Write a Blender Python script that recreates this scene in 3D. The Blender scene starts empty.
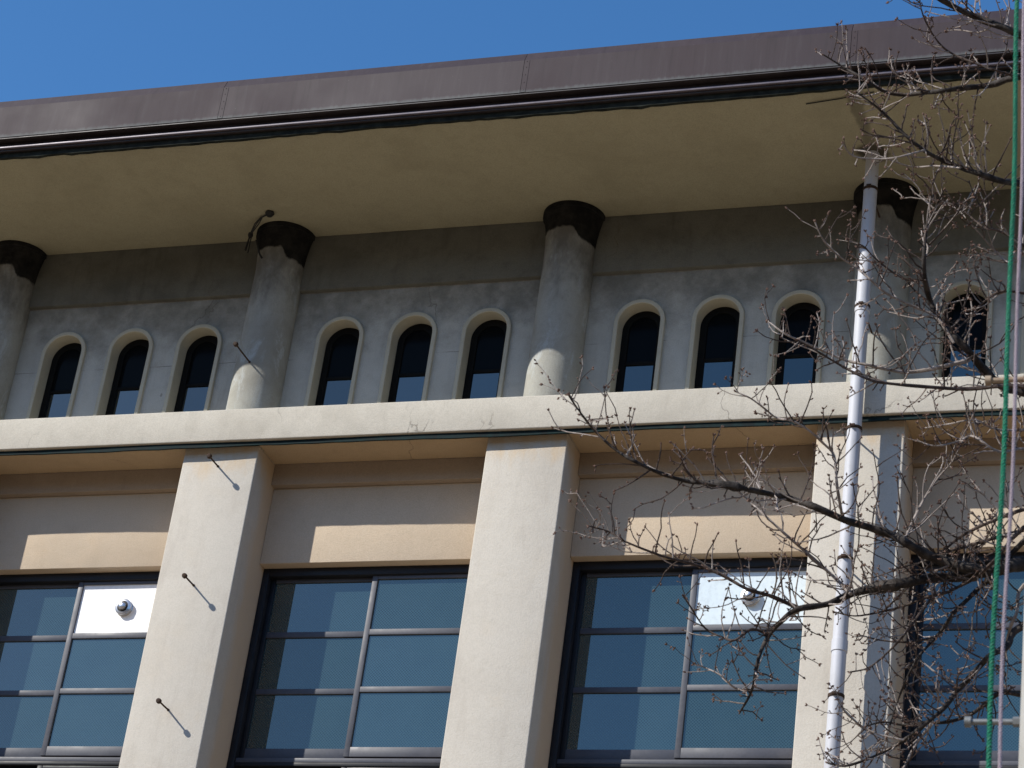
import bpy, bmesh, math, random
from mathutils import Vector, Matrix
random.seed(7)
PI = math.pi
SC = bpy.context.scene
COL = SC.collection

# ------------------------------------------------------------------ camera, sky, sun, exposure
Z0 = 12.75                      # height of the underside of the long ledge above the ground
F_PX = 2529.92
YAW, PIT, ROL = 0.3792, 0.5012, 0.1424
CAM = Vector((7.6834, -19.8723, Z0 - 11.155))
FW = Vector((-math.sin(YAW)*math.cos(PIT), math.cos(YAW)*math.cos(PIT), math.sin(PIT)))
RT0 = Vector((math.cos(YAW), math.sin(YAW), 0)); UP0 = RT0.cross(FW)
RT = math.cos(ROL)*RT0 + math.sin(ROL)*UP0
UP = -math.sin(ROL)*RT0 + math.cos(ROL)*UP0
cd = bpy.data.cameras.new('camera'); cam = bpy.data.objects.new('camera', cd); COL.objects.link(cam)
cd.sensor_width = 36; cd.lens = F_PX*36/1024; cd.clip_end = 5000; cd.clip_start = 0.05
cd.dof.use_dof = True; cd.dof.focus_distance = 21; cd.dof.aperture_fstop = 16
m = Matrix((RT, UP, -FW)).transposed().to_4x4(); m.translation = CAM
cam.matrix_world = m
SC.camera = cam

SUN_DIR = Vector((-1.1452, -1.0, 1.1128)).normalized()          # towards the sun
EL = math.asin(SUN_DIR.z); AZ = math.atan2(SUN_DIR.x, SUN_DIR.y)
W = bpy.data.worlds.new('World'); SC.world = W; W.use_nodes = True
wn = W.node_tree.nodes; wl = W.node_tree.links
bg = wn.get('Background') or wn.new('ShaderNodeBackground')
sky = wn.new('ShaderNodeTexSky'); sky.sky_type = 'NISHITA'; sky.sun_disc = False
sky.sun_elevation = EL; sky.sun_rotation = AZ
sky.altitude = 300; sky.air_density = 1.0; sky.dust_density = 0.3; sky.ozone_density = 4.0
hs = wn.new('ShaderNodeHueSaturation'); hs.inputs['Saturation'].default_value = 1.2
wl.new(sky.outputs[0], hs.inputs['Color']); wl.new(hs.outputs[0], bg.inputs[0]); bg.inputs[1].default_value = 0.15
wo = wn.get('World Output') or wn.new('ShaderNodeOutputWorld')
wl.new(bg.outputs[0], wo.inputs[0])
sd = bpy.data.lights.new('sun', 'SUN'); sd.energy = 5.0; sd.angle = math.radians(0.53); sd.color = (1.0, 0.95, 0.87)
so = bpy.data.objects.new('sun', sd); COL.objects.link(so); so.location = (-20, -30, 40)
so.rotation_euler = SUN_DIR.to_track_quat('Z', 'Y').to_euler()
SC.view_settings.view_transform = 'Standard'; SC.view_settings.look = 'None'
SC.view_settings.exposure = 0.29; SC.view_settings.gamma = 1
SC.render.resolution_x = 1024; SC.render.resolution_y = 768

# ------------------------------------------------------------------ materials
class NT:
    def __init__(s, name):
        s.m = bpy.data.materials.new(name); s.m.use_nodes = True
        s.t = s.m.node_tree; s.t.nodes.clear()
        s.out = s.t.nodes.new('ShaderNodeOutputMaterial')
        s.tc = s.t.nodes.new('ShaderNodeTexCoord')
    def n(s, k, **kw):
        o = s.t.nodes.new(k)
        for a, b in kw.items(): setattr(o, a, b)
        return o
    def l(s, a, b): s.t.links.new(a, b)
    def co(s, scale=(1,1,1), rnd=True):
        mp = s.n('ShaderNodeMapping'); mp.inputs['Scale'].default_value = scale
        s.l(s.tc.outputs['Object'], mp.inputs['Vector'])
        if rnd:
            oi = s.n('ShaderNodeObjectInfo'); ml = s.n('ShaderNodeMath', operation='MULTIPLY'); ml.inputs[1].default_value = 37.0
            s.l(oi.outputs['Random'], ml.inputs[0])
            ad = s.n('ShaderNodeVectorMath', operation='ADD')
            s.l(mp.outputs[0], ad.inputs[0]); s.l(ml.outputs[0], ad.inputs[1])
            return ad.outputs[0]
        return mp.outputs[0]
    def noise(s, v, scale, detail=5, rough=.6, dist=0):
        o = s.n('ShaderNodeTexNoise'); o.inputs['Scale'].default_value = scale; o.inputs['Detail'].default_value = detail
        o.inputs['Roughness'].default_value = rough; o.inputs['Distortion'].default_value = dist
        s.l(v, o.inputs['Vector']); return o.outputs['Fac']
    def ramp(s, f, a, b, lo=0., hi=1.):
        o = s.n('ShaderNodeMapRange'); o.interpolation_type = 'SMOOTHSTEP'
        o.inputs[1].default_value = a; o.inputs[2].default_value = b; o.inputs[3].default_value = lo; o.inputs[4].default_value = hi
        s.l(f, o.inputs[0]); return o.outputs[0]
    def math(s, op, a, b=None):
        o = s.n('ShaderNodeMath', operation=op)
        for i, v in enumerate((a, b)):
            if v is None: continue
            if isinstance(v, (int, float)): o.inputs[i].default_value = v
            else: s.l(v, o.inputs[i])
        return o.outputs[0]
    def mix(s, fac, a, b):
        o = s.n('ShaderNodeMix'); o.data_type = 'RGBA'
        if isinstance(fac, (int, float)): o.inputs[0].default_value = fac
        else: s.l(fac, o.inputs[0])
        for i, v in ((6, a), (7, b)):
            if isinstance(v, tuple): o.inputs[i].default_value = (*v, 1)
            else: s.l(v, o.inputs[i])
        return o.outputs[2]
    def bsdf(s, colr, rough=.85, bump=None, strength=.3, dist=.01, metal=0, spec=.3):
        b = s.n('ShaderNodeBsdfPrincipled')
        if isinstance(colr, tuple): b.inputs['Base Color'].default_value = (*colr, 1)
        else: s.l(colr, b.inputs['Base Color'])
        if isinstance(rough, (int, float)): b.inputs['Roughness'].default_value = rough
        else: s.l(rough, b.inputs['Roughness'])
        b.inputs['Metallic'].default_value = metal; b.inputs['Specular IOR Level'].default_value = spec
        if bump is not None:
            bp = s.n('ShaderNodeBump'); bp.inputs['Strength'].default_value = strength; bp.inputs['Distance'].default_value = dist
            s.l(bump, bp.inputs['Height']); s.l(bp.outputs[0], b.inputs['Normal'])
        s.l(b.outputs[0], s.out.inputs[0]); return b

def stucco(name, base, dark, warm=None, streak=.35, blot=.5, grain=.25, crack=False, joint=None, topdark=None, lime=None, rnd=True, bump=.4, head=None, leak=None):
    t = NT(name); v = t.co(rnd=rnd); vs = t.co((1.0, 1.0, .16), rnd=rnd)
    big = t.noise(v, 1.1, 6, .62, .4); mid = t.noise(v, 7, 6, .65); fine = t.noise(v, 95, 3, .6); st = t.noise(vs, 7.5, 5, .6, .2)
    c = t.mix(t.ramp(big, .42, .75, 0, blot), base, dark)
    c = t.mix(t.math('MULTIPLY', t.ramp(st, .5, .75, 0, streak), t.ramp(big, .3, .6)), c, dark)
    c = t.mix(t.ramp(mid, .45, .8, 0, blot*.7), c, dark)
    if warm: c = t.mix(t.ramp(t.noise(v, 2.3, 4, .6), .5, .8, 0, .55), c, warm)
    if lime:
        lm = t.noise(t.co((1.6, 1.6, .7), rnd=rnd), 2.2, 8, .68, .8)
        c = t.mix(t.ramp(lm, .5, .68, 0, .75), c, lime)
    c = t.mix(t.ramp(fine, .38, .68, 0, grain*1.15), c, tuple(x*.6 for x in base))
    sx = t.n('ShaderNodeSeparateXYZ'); t.l(t.tc.outputs['Object'], sx.inputs[0])
    h = t.math('ADD', t.math('MULTIPLY', mid, .5), t.math('MULTIPLY', fine, .8))
    if topdark:                                     # darker towards the frieze above, broken into blotches
        z_lo, z_hi, colr = topdark
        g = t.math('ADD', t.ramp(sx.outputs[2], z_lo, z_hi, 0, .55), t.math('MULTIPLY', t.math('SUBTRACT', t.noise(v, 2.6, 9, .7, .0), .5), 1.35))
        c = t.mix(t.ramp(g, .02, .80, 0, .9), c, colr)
    if leak:                                     # water stain round the outlet, run out towards the eave
        lx, ly = leak
        dx = t.math('SUBTRACT', sx.outputs[0], lx); dy = t.math('SUBTRACT', sx.outputs[1], ly)
        r_ = t.math('SQRT', t.math('ADD', t.math('MULTIPLY', dx, dx), t.math('MULTIPLY', dy, dy)))
        nzz = t.math('MULTIPLY', t.math('SUBTRACT', t.noise(v, 5, 6, .65), .5), 1.3)
        k1 = t.ramp(t.math('ADD', t.ramp(r_, .06, .26, 1, 0), nzz), .3, .9, 0, .92)
        wx = t.math('ABSOLUTE', t.math('ADD', dx, t.math('MULTIPLY', t.math('SUBTRACT', t.noise(v, 2, 3), .5), .12)))
        k2 = t.math('MULTIPLY', t.ramp(t.math('ADD', t.ramp(wx, .02, .12, 1, 0), nzz), .35, .95, 0, .5), t.ramp(dy, .02, -.08, 0, 1))
        c = t.mix(t.math('MAXIMUM', k1, k2), c, (.05, .045, .036))
    if head:
        g2 = t.math('ADD', t.ramp(sx.outputs[2], head-.55, head-.12, 0, .5), t.math('MULTIPLY', t.math('SUBTRACT', t.noise(t.co((1, 1, .4)), 6, 6, .65), .5), 1.1))
        c = t.mix(t.ramp(g2, .25, .7, 0, .75), c, (.47, .36, .235))
        g3 = t.math('ADD', sx.outputs[1], t.math('MULTIPLY', t.math('SUBTRACT', t.noise(t.co((1, 1, .35)), 5, 6, .65), .5), .35))
        c = t.mix(t.ramp(g3, .12, .34, 0, .75), c, (.50, .375, .25))      # tan paint carried round from the recess
    if joint:                                    # hairline day joints in the render
        for z in joint:
            wob = t.math('MULTIPLY', t.math('SUBTRACT', t.noise(v, 3, 3), .5), .03)
            dz = t.math('ABSOLUTE', t.math('SUBTRACT', t.math('ADD', sx.outputs[2], wob), z))
            k = t.math('MULTIPLY', t.ramp(dz, .0015, .007, 1, 0), t.ramp(t.noise(v, 1.7, 3), .42, .6, 0, .6))
            c = t.mix(k, c, (.07, .065, .06))
    if crack:
        vd = t.n('ShaderNodeVectorMath', operation='ADD')
        nz = t.n('ShaderNodeTexNoise'); nz.inputs['Scale'].default_value = 3.0; nz.inputs['Detail'].default_value = 6
        t.l(v, nz.inputs['Vector'])
        sc = t.n('ShaderNodeVectorMath', operation='SCALE'); sc.inputs['Scale'].default_value = .45
        t.l(nz.outputs['Color'], sc.inputs[0]); t.l(t.co((1, 1, .35), rnd=rnd), vd.inputs[0]); t.l(sc.outputs[0], vd.inputs[1])
        vo = t.n('ShaderNodeTexVoronoi'); vo.feature = 'DISTANCE_TO_EDGE'; vo.inputs['Scale'].default_value = .75
        t.l(vd.outputs[0], vo.inputs['Vector'])
        k = t.math('MULTIPLY', t.ramp(vo.outputs['Distance'], .001, .006, 1, 0), t.ramp(t.noise(v, .9, 2), .48, .62, 0, .55))
        c = t.mix(k, c, (.10, .085, .07))
        h = t.math('SUBTRACT', h, t.math('MULTIPLY', k, .5))
    t.bsdf(c, .92, h, bump, .012, spec=.15)
    return t.m

M = {}
M['pillar'] = stucco('pillar_render', head=Z0, base=(.49, .457, .40), dark=(.39, .355, .305), warm=(.48, .43, .355), streak=.65, blot=.5, grain=.22)
M['ledge'] = stucco('ledge_render', (.52, .485, .415), (.36, .33, .275), streak=.5, blot=.5, grain=.3, crack=True, rnd=False)
M['wall'] = stucco('upper_wall_render', (.46, .45, .405), (.31, .30, .262), streak=.5, blot=.6, grain=.3, joint=(1.30+Z0,), topdark=(Z0+1.0, Z0+2.2, (.125, .122, .106)), rnd=False, crack=True)
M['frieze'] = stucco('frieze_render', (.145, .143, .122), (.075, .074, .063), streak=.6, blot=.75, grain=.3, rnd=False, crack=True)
M['soffit'] = stucco('soffit_render', (.365, .338, .235), (.265, .242, .165), streak=.2, blot=.55, grain=.4, crack=False, leak=(3.1979, -.27), rnd=False)
M['panel'] = stucco('panel_render', (.54, .445, .335), (.43, .35, .26), warm=(.54, .42, .295), streak=.3, blot=.45, grain=.25)
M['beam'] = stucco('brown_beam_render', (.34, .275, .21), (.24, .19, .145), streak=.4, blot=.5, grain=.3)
M['under'] = stucco('tan_soffit_paint', (.48, .365, .235), (.36, .27, .17), streak=.1, blot=.5, grain=.3, crack=True, rnd=False)
M['rim'] = stucco('arch_rim_render', (.46, .43, .34), (.33, .305, .235), streak=.3, blot=.4, grain=.2, bump=.2)

def column_mat():
    t = NT('column_render'); v = t.co()
    big = t.noise(v, 1.8, 6, .65, .5); fine = t.noise(v, 90, 3); mid = t.noise(v, 8, 6, .65)
    c = t.mix(t.ramp(big, .4, .7, 0, .8), (.34, .335, .295), (.25, .24, .205))
    lm = t.noise(t.co((2, 2, .8)), 1.9, 9, .7, .9)
    c = t.mix(t.ramp(lm, .5, .66, 0, .75), c, (.42, .445, .44))
    c = t.mix(t.ramp(mid, .5, .8, 0, .4), c, (.2, .18, .155))
    c = t.mix(t.ramp(fine, .35, .7, 0, .25), c, (.2, .19, .17))
    sx = t.n('ShaderNodeSeparateXYZ'); t.l(t.tc.outputs['Object'], sx.inputs[0])
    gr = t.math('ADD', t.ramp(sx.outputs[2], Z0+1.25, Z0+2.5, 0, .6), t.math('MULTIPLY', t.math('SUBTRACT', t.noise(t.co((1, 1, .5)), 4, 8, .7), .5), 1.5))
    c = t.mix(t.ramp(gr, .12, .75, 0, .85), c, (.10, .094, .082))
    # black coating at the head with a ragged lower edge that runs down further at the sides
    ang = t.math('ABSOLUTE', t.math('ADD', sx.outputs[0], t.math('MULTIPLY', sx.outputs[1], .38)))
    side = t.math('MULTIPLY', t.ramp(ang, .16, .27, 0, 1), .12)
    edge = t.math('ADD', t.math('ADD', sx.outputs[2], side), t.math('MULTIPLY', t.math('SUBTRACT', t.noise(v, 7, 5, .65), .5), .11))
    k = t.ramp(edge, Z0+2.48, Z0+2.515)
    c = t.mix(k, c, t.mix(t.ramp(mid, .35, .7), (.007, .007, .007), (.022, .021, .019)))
    b = t.bsdf(c, .9, t.math('ADD', t.math('MULTIPLY', mid, .5), t.math('MULTIPLY', fine, .8)), .35, .012, spec=.12)
    return t.m
M['column'] = column_mat()

def simple(name, a, b, scale=6, rough=.6, metal=0, bump=.1, spec=.4, stretch=(1,1,1)):
    t = NT(name); v = t.co(stretch); n1 = t.noise(v, scale, 6, .62, .3); n2 = t.noise(v, scale*11, 4)
    c = t.mix(t.ramp(n1, .35, .7), a, b); c = t.mix(t.ramp(n2, .4, .75, 0, .3), c, tuple(x*.6 for x in a))
    t.bsdf(c, t.ramp(n1, .3, .7, rough-.08, rough+.08), t.math('ADD', n1, t.math('MULTIPLY', n2, .4)), bump, .004, metal, spec)
    return t.m

def fascia_mat():
    t = NT('bronze_sheet'); v = t.co(); vs = t.co((9, 9, .7))
    st = t.noise(vs, 1.6, 6, .65); big = t.noise(v, .8, 4); fine = t.noise(v, 60, 3)
    c = t.mix(t.ramp(big, .35, .7), (.036, .026, .031), (.045, .033, .037))
    c = t.mix(t.ramp(st, .5, .72, 0, .5), c, (.055, .046, .05))
    c = t.mix(t.ramp(st, .48, .3, 0, .45), c, (.022, .017, .019))
    sx = t.n('ShaderNodeSeparateXYZ'); t.l(t.tc.outputs['Object'], sx.inputs[0])
    hh = t.math('SUBTRACT', sx.outputs[2], t.math('MULTIPLY', t.math('SUBTRACT', t.noise(vs, 2.4, 5), .5), .07))
    c = t.mix(t.ramp(hh, Z0+2.94, Z0+2.985, .5, 0), c, (.12, .135, .135))      # pale oxide bloom creeping up from the drip edge
    spk = t.ramp(t.noise(v, 45, 2), .74, .78, 0, .6)
    c = t.mix(spk, c, (.12, .115, .115))
    t.bsdf(c, t.ramp(big, .3, .7, .55, .7), st, .04, .004, .05, .18)
    return t.m
M['fascia'] = fascia_mat()
M['trim'] = simple('dark_trim', (.028, .022, .025), (.040, .034, .036), 4, .5, .1)
M['ridge'] = simple('drip_strip', (.11, .095, .115), (.14, .12, .14), 5, .45, .2)
M['felt'] = simple('felt_edge', (.012, .014, .012), (.03, .034, .028), 9, .9, 0, .5, .1)
M['copper'] = simple('verdigris_flashing', (.008, .013, .014), (.014, .030, .030), 9, .8, 0, .3, .1)
M['roofing'] = simple('roof_sheet', (.12, .1, .1), (.15, .13, .13), 2, .6)
M['sash'] = simple('grey_sash_paint', (.062, .066, .082), (.078, .082, .098), 3, .5, 0, .02, .3)
M['frame'] = simple('dark_frame_paint_stile_shade', (.010, .011, .014), (.016, .017, .021), 3, .5, 0, .03, .25)
M['sashdark'] = simple('dark_arch_sash', (.006, .006, .006), (.010, .010, .009), 5, .7, 0, .05, .1)
M['white'] = simple('white_board', (.90, .90, .89), (.87, .87, .87), 2, .45, 0, .02, .4)
M['bluewhite'] = simple('pale_board', (.60, .69, .74), (.58, .67, .72), 2, .35, 0, .02, .5)
M['chrome'] = simple('vent_metal', (.55, .56, .58), (.42, .42, .44), 8, .28, .8, .05, .5)
M['ventdark'] = simple('vent_gap', (.02, .02, .02), (.03, .03, .03), 8, .8)
M['iron'] = simple('rusty_iron', (.035, .022, .016), (.06, .035, .022), 30, .8, 0, .5, .2)
M['cable'] = simple('black_cable', (.01, .01, .01), (.015, .015, .014), 20, .7)
M['boltsteel'] = simple('galvanised_steel', (.20, .21, .215), (.14, .15, .15), 25, .5, .4, .2)
M['boltrust'] = simple('rusty_step_bolt', (.30, .24, .17), (.18, .11, .07), 25, .65, .2, .3)
M['concrete'] = simple('pole_concrete', (.40, .39, .36), (.31, .30, .27), 5, .85, 0, .3, .2)
M['paving'] = stucco('forecourt_paving', (.27, .205, .14), (.20, .15, .105), streak=0, blot=.6, grain=.3, rnd=False)
M['tarmac'] = simple('tarmac', (.045, .045, .047), (.06, .06, .06), 3, .9, 0, .3, .2)
M['kerb'] = simple('kerb_stone', (.35, .34, .32), (.28, .27, .25), 5, .85, 0, .2, .2)
M['back'] = simple('interior_dark', (.02, .02, .022), (.025, .025, .026), 1, .9, 0, 0, .1)

def pipe_mat():
    t = NT('white_pipe_paint'); v = t.co((1, 1, .5)); big = t.noise(v, 3, 6, .65, .3); fl = t.noise(t.co((3, 3, .5)), 6, 7, .7)
    c = t.mix(t.ramp(big, .4, .7), (.47, .48, .515), (.40, .405, .425))
    c = t.mix(t.ramp(fl, .68, .74, 0, .6), c, (.27, .26, .25))
    sx = t.n('ShaderNodeSeparateXYZ'); t.l(t.tc.outputs['Object'], sx.inputs[0])
    for z in CLAMP_Z:                       # rust bled out round each clamp
        d = t.math('ABSOLUTE', t.math('SUBTRACT', sx.outputs[2], z-.02))
        k = t.math('ADD', t.ramp(d, .0, .16, .55, 0), t.math('MULTIPLY', t.math('SUBTRACT', t.noise(v, 22, 5, .7), .5), 1.5))
        c = t.mix(t.ramp(k, .62, .8, 0, .9), c, (.10, .06, .04))
    t.bsdf(c, .55, None, 0, 0, 0, .3); return t.m

def glass(name, refl, rough=.015, wire=True, base=(.012, .020, .028), wirecol=(.028, .054, .058)):
    t = NT(name)
    c = base
    if wire:
        sx = t.n('ShaderNodeSeparateXYZ'); t.l(t.tc.outputs['Object'], sx.inputs[0])
        a = t.math('ADD', sx.outputs[0], sx.outputs[2]); b = t.math('SUBTRACT', sx.outputs[0], sx.outputs[2])
        w = None
        for q in (a, b):
            f = t.math('ABSOLUTE', t.math('SUBTRACT', t.math('FRACT', t.math('MULTIPLY', q, 1/.030)), .5))
            k = t.ramp(f, .05, .3, 1, 0)
            w = k if w is None else t.math('MAXIMUM', w, k)
        du = t.ramp(t.noise(t.co(), 2.5, 6, .65), .3, .75, .25, 1)
        c = t.mix(w, t.mix(du, (.004, .012, .015), (.016, .032, .036)), wirecol)
    d = t.n('ShaderNodeBsdfDiffuse')
    if isinstance(c, tuple): d.inputs[0].default_value = (*c, 1)
    else: t.l(c, d.inputs[0])
    g = t.n('ShaderNodeBsdfGlossy'); g.inputs['Roughness'].default_value = rough; g.inputs[0].default_value = (.97, 1, .93, 1)
    bp = t.n('ShaderNodeBump'); bp.inputs['Strength'].default_value = .02; bp.inputs['Distance'].default_value = .004
    t.l(t.noise(t.co(), 2.2, 2), bp.inputs['Height']); t.l(bp.outputs[0], g.inputs['Normal'])
    lw = t.n('ShaderNodeFresnel'); lw.inputs[0].default_value = 1.5
    fac = t.math('MULTIPLY', lw.outputs[0], refl/.045)
    oi = t.n('ShaderNodeObjectInfo'); fac = t.math('MULTIPLY', fac, t.math('ADD', .86, t.math('MULTIPLY', oi.outputs['Random'], .28)))
    fac = t.math('MINIMUM', fac, .95)
    mx = t.n('ShaderNodeMixShader'); t.l(fac, mx.inputs[0]); t.l(d.outputs[0], mx.inputs[1]); t.l(g.outputs[0], mx.inputs[2])
    t.l(mx.outputs[0], t.out.inputs[0]); return t.m
M['glass'] = glass('wired_window_glass', .112)
M['archglass'] = glass('arch_window_glass', .11, wire=False, base=(.006, .010, .014))
M['archdark'] = glass('dark_arch_glass', .004, rough=.08, wire=False, base=(.004, .005, .006))

# ------------------------------------------------------------------ mesh helpers
class MB:
    def __init__(s): s.v = []; s.f = []; s.mi = []
    def add(s, vs, fs, mi=0):
        o = len(s.v); s.v += [tuple(p) for p in vs]; s.f += [[i+o for i in f] for f in fs]; s.mi += [mi]*len(fs)
    def box(s, x0, x1, y0, y1, z0, z1, bev=0, mi=0, seg=2):
        if bev <= 0:
            s.add([(x0,y0,z0),(x1,y0,z0),(x1,y1,z0),(x0,y1,z0),(x0,y0,z1),(x1,y0,z1),(x1,y1,z1),(x0,y1,z1)],
                  [(0,3,2,1),(4,5,6,7),(0,1,5,4),(1,2,6,5),(2,3,7,6),(3,0,4,7)], mi); return
        bm = bmesh.new(); bmesh.ops.create_cube(bm, size=1)
        for v in bm.verts: v.co = Vector(((x0+x1)/2+v.co.x*(x1-x0), (y0+y1)/2+v.co.y*(y1-y0), (z0+z1)/2+v.co.z*(z1-z0)))
        bmesh.ops.bevel(bm, geom=bm.edges[:], offset=bev, segments=seg, profile=.5, affect='EDGES')
        bm.verts.index_update()
        s.add([v.co.copy() for v in bm.verts], [[v.index for v in f.verts] for f in bm.faces], mi); bm.free()
    def tube(s, pts, rad, n=6, caps=True, mi=0):
        pts = [Vector(p) for p in pts]
        if not isinstance(rad, (list, tuple)): rad = [rad]*len(pts)
        d = (pts[1]-pts[0]).normalized(); a = d.orthogonal().normalized()
        vs = []; fs = []
        for i, p in enumerate(pts):
            if i == 0: t = pts[1]-pts[0]
            elif i == len(pts)-1: t = pts[i]-pts[i-1]
            else: t = pts[i+1]-pts[i-1]
            t.normalize(); a = (a - t*a.dot(t))
            if a.length < 1e-6: a = t.orthogonal()
            a.normalize(); b = t.cross(a)
            for k in range(n):
                an = 2*PI*k/n; vs.append(p + (a*math.cos(an)+b*math.sin(an))*rad[i])
        for i in range(len(pts)-1):
            for k in range(n):
                k2 = (k+1) % n; fs.append((i*n+k, i*n+k2, (i+1)*n+k2, (i+1)*n+k))
        if caps:
            fs.append(tuple(range(n))[::-1]); fs.append(tuple((len(pts)-1)*n+k for k in range(n)))
        s.add(vs, fs, mi)
    def lathe(s, prof, n=48, cen=(0,0,0), axis='Z', caps=True, mi=0):
        vs = []; fs = []; c = Vector(cen)
        for r, h in prof:
            for k in range(n):
                an = 2*PI*k/n; x, y = r*math.cos(an), r*math.sin(an)
                vs.append(c + (Vector((x, y, h)) if axis == 'Z' else Vector((x, h, y))))
        for i in range(len(prof)-1):
            for k in range(n):
                k2 = (k+1) % n; q = (i*n+k, i*n+k2, (i+1)*n+k2, (i+1)*n+k)
                fs.append(q if axis == 'Z' else q[::-1])
        if caps:
            fs.append(tuple(range(n))[::-1]); fs.append(tuple((len(prof)-1)*n+k for k in range(n)))
        s.add(vs, fs, mi)
    def build(s, name, mats, parent=None, smooth=False, loc=(0,0,0)):
        me = bpy.data.meshes.new(name); me.from_pydata(s.v, [], s.f); me.validate()
        if not isinstance(mats, (list, tuple)): mats = [mats]
        for mm in mats: me.materials.append(mm)
        if len(me.polygons) == len(s.mi): me.polygons.foreach_set('material_index', s.mi)
        bm = bmesh.new(); bm.from_mesh(me); bmesh.ops.recalc_face_normals(bm, faces=bm.faces[:]); bm.to_mesh(me); bm.free()
        if smooth:
            me.shade_smooth()
            try: me.set_sharp_from_angle(angle=math.radians(38))
            except Exception: pass
        o = bpy.data.objects.new(name, me); COL.objects.link(o); o.location = loc
        if parent: o.parent = parent
        return o
def empty(name, loc, label, cat):
    o = bpy.data.objects.new(name, None); COL.objects.link(o); o.location = loc; o.empty_display_size = .3
    o['label'] = label; o['category'] = cat; return o
def copy_part(o, loc, parent=None):
    c = o.copy(); COL.objects.link(c); c.parent = parent or o.parent; c.location = loc
    for ch in list(o.children):
        g = ch.copy(); COL.objects.link(g); g.parent = c
    return c

# ------------------------------------------------------------------ setting: ground
g = MB(); g.add([(-900,-900,0),(900,-900,0),(900,900,0),(-900,900,0)], [(0,1,2,3)])
g.build('ground', M['paving'])['kind'] = 'structure'
r = MB(); r.add([(-900,-52,.004),(900,-52,.004),(900,-44,.004),(-900,-44,.004)], [(0,1,2,3)])
r.build('road', M['tarmac'])['kind'] = 'structure'
k_ = MB(); k_.box(-200, 200, -44, -43.8, 0, .13, .015); k_.build('kerb', M['kerb'])['kind'] = 'structure'

hl = MB(); rh = random.Random(5); nh = 180; vs = []; fs = []  # unseen ring of wooded hills, added to cut the low skylight
for i in range(nh):
    an = 2*PI*i/nh; h_ = 62+14*math.sin(an*3+1)+9*math.sin(an*7+2)+rh.uniform(-3, 3)
    for rr_, hh in ((230, -.5), (262, h_*.55), (300, h_*.9), (350, h_), (520, h_*.7), (800, -.5)):
        vs.append((rr_*math.cos(an), rr_*math.sin(an), hh+(rh.uniform(-2, 2) if 0 < hh else 0)))
for i in range(nh):
    j = (i+1) % nh
    for k in range(5): fs.append((i*6+k, j*6+k, j*6+k+1, i*6+k+1))
hl.add(vs, fs); hl.build('horizon_blocker_hills', simple('skylight_blocker_green', (.025, .035, .015), (.06, .065, .03), .05, .95, 0, 1, .1), None, True)['kind'] = 'structure'

# ------------------------------------------------------------------ the building
P = 3.2; KS = list(range(-5, 5)); XL, XR = KS[0]*P-.6, KS[-1]*P+.6
HW = .4035                                              # half a pillar
YL, ZT = -.1233, .3542                                  # ledge front, ledge top
YW, YFZ, ZG, ZSO, YE = .548, .49, 2.1023, 2.7727, -1.2994
B = empty('building', (0, 0, 0), 'cream rendered building with deep brown-edged eaves, round columns and arched windows', 'building')
Zs = lambda z: Z0+z

# lower storeys behind everything
w = MB(); w.box(XL+.02, XR-.02, 1.3, 9.5, .0, Zs(3.3)); w.build('core_wall', M['back'], B)

# pillars
def pillar_mesh():
    mb = MB(); n = 40
    mb.box(-HW, HW, 0, 1.25, .0, Zs(-.002), .014, seg=3)
    return mb
pil = pillar_mesh().build('pillar', M['pillar'], B, smooth=True, loc=(KS[0]*P, 0, 0))
pillars = {KS[0]: pil}
for k in KS[1:]: pillars[k] = copy_part(pil, (k*P, 0, 0))

# beam and recessed panel below the ledge, one per bay, and the storeys below
YST, YP, ZST, ZPB = .40, .475, -.237, -1.067
bays = [(KS[i]+KS[i+1])/2*P for i in range(len(KS)-1)]
HO = P/2-HW-.0015
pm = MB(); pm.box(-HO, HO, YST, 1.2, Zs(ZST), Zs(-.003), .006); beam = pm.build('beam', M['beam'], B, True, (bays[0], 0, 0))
pm = MB(); pm.box(-HO, HO, YP, 1.2, Zs(ZPB), Zs(ZST)-.003, .008); pan = pm.build('wall_panel', M['panel'], B, True, (bays[0], 0, 0))
pm = MB(); pm.box(-HO, HO, YP, 1.2, Zs(-6.3), Zs(-4.95), .008); spn = pm.build('wall_panel', M['panel'], B, True, (bays[0], 0, 0))
pm = MB(); pm.box(-HO, HO, YP, 1.2, .0, Zs(-10.4), .008); spg = pm.build('wall_panel', M['panel'], B, True, (bays[0], 0, 0))
for x in bays[1:]:
    for o in (beam, pan, spn, spg): copy_part(o, (x, 0, 0))

# the long ledge, its flashing
mb = MB(); xs = XL
for i in range(len(KS)+1):
    pass
mb.box(XL, XR, YL, 1.25, Zs(.0), Zs(ZT), .012, seg=3); mb.build('ledge', M['ledge'], B, True)
us = MB()
for x in bays: us.box(x-HO-.8 if x == bays[0] else x-HO, x+HO, YL+.052, YST-.002, Zs(-.0045), Zs(.003))
us.build('ledge_soffit', M['under'], B)
fl = MB(); rr = random.Random(3)
x = XL
ys = YL+.035; nseg = 160; top = []; bot = []
vs = []; fs = []
for i in range(nseg+1):
    X = XL+(XR-XL)*i/nseg; dz = -.052 + .006*math.sin(X*1.9)+.004*rr.uniform(-1, 1); oy = .006*math.sin(X*2.3+1)
    vs += [(X, ys+oy, Zs(-.002)), (X, ys-.006+oy, Zs(dz)), (X, ys+.006+oy, Zs(dz-.004)), (X, ys+.012+oy, Zs(-.002))]
for i in range(nseg):
    for k in range(4):
        k2 = (k+1) % 4; fs.append((i*4+k, (i+1)*4+k, (i+1)*4+k2, i*4+k2))
fl.add(vs, fs); fl.build('flashing', M['copper'], B, True)

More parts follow.
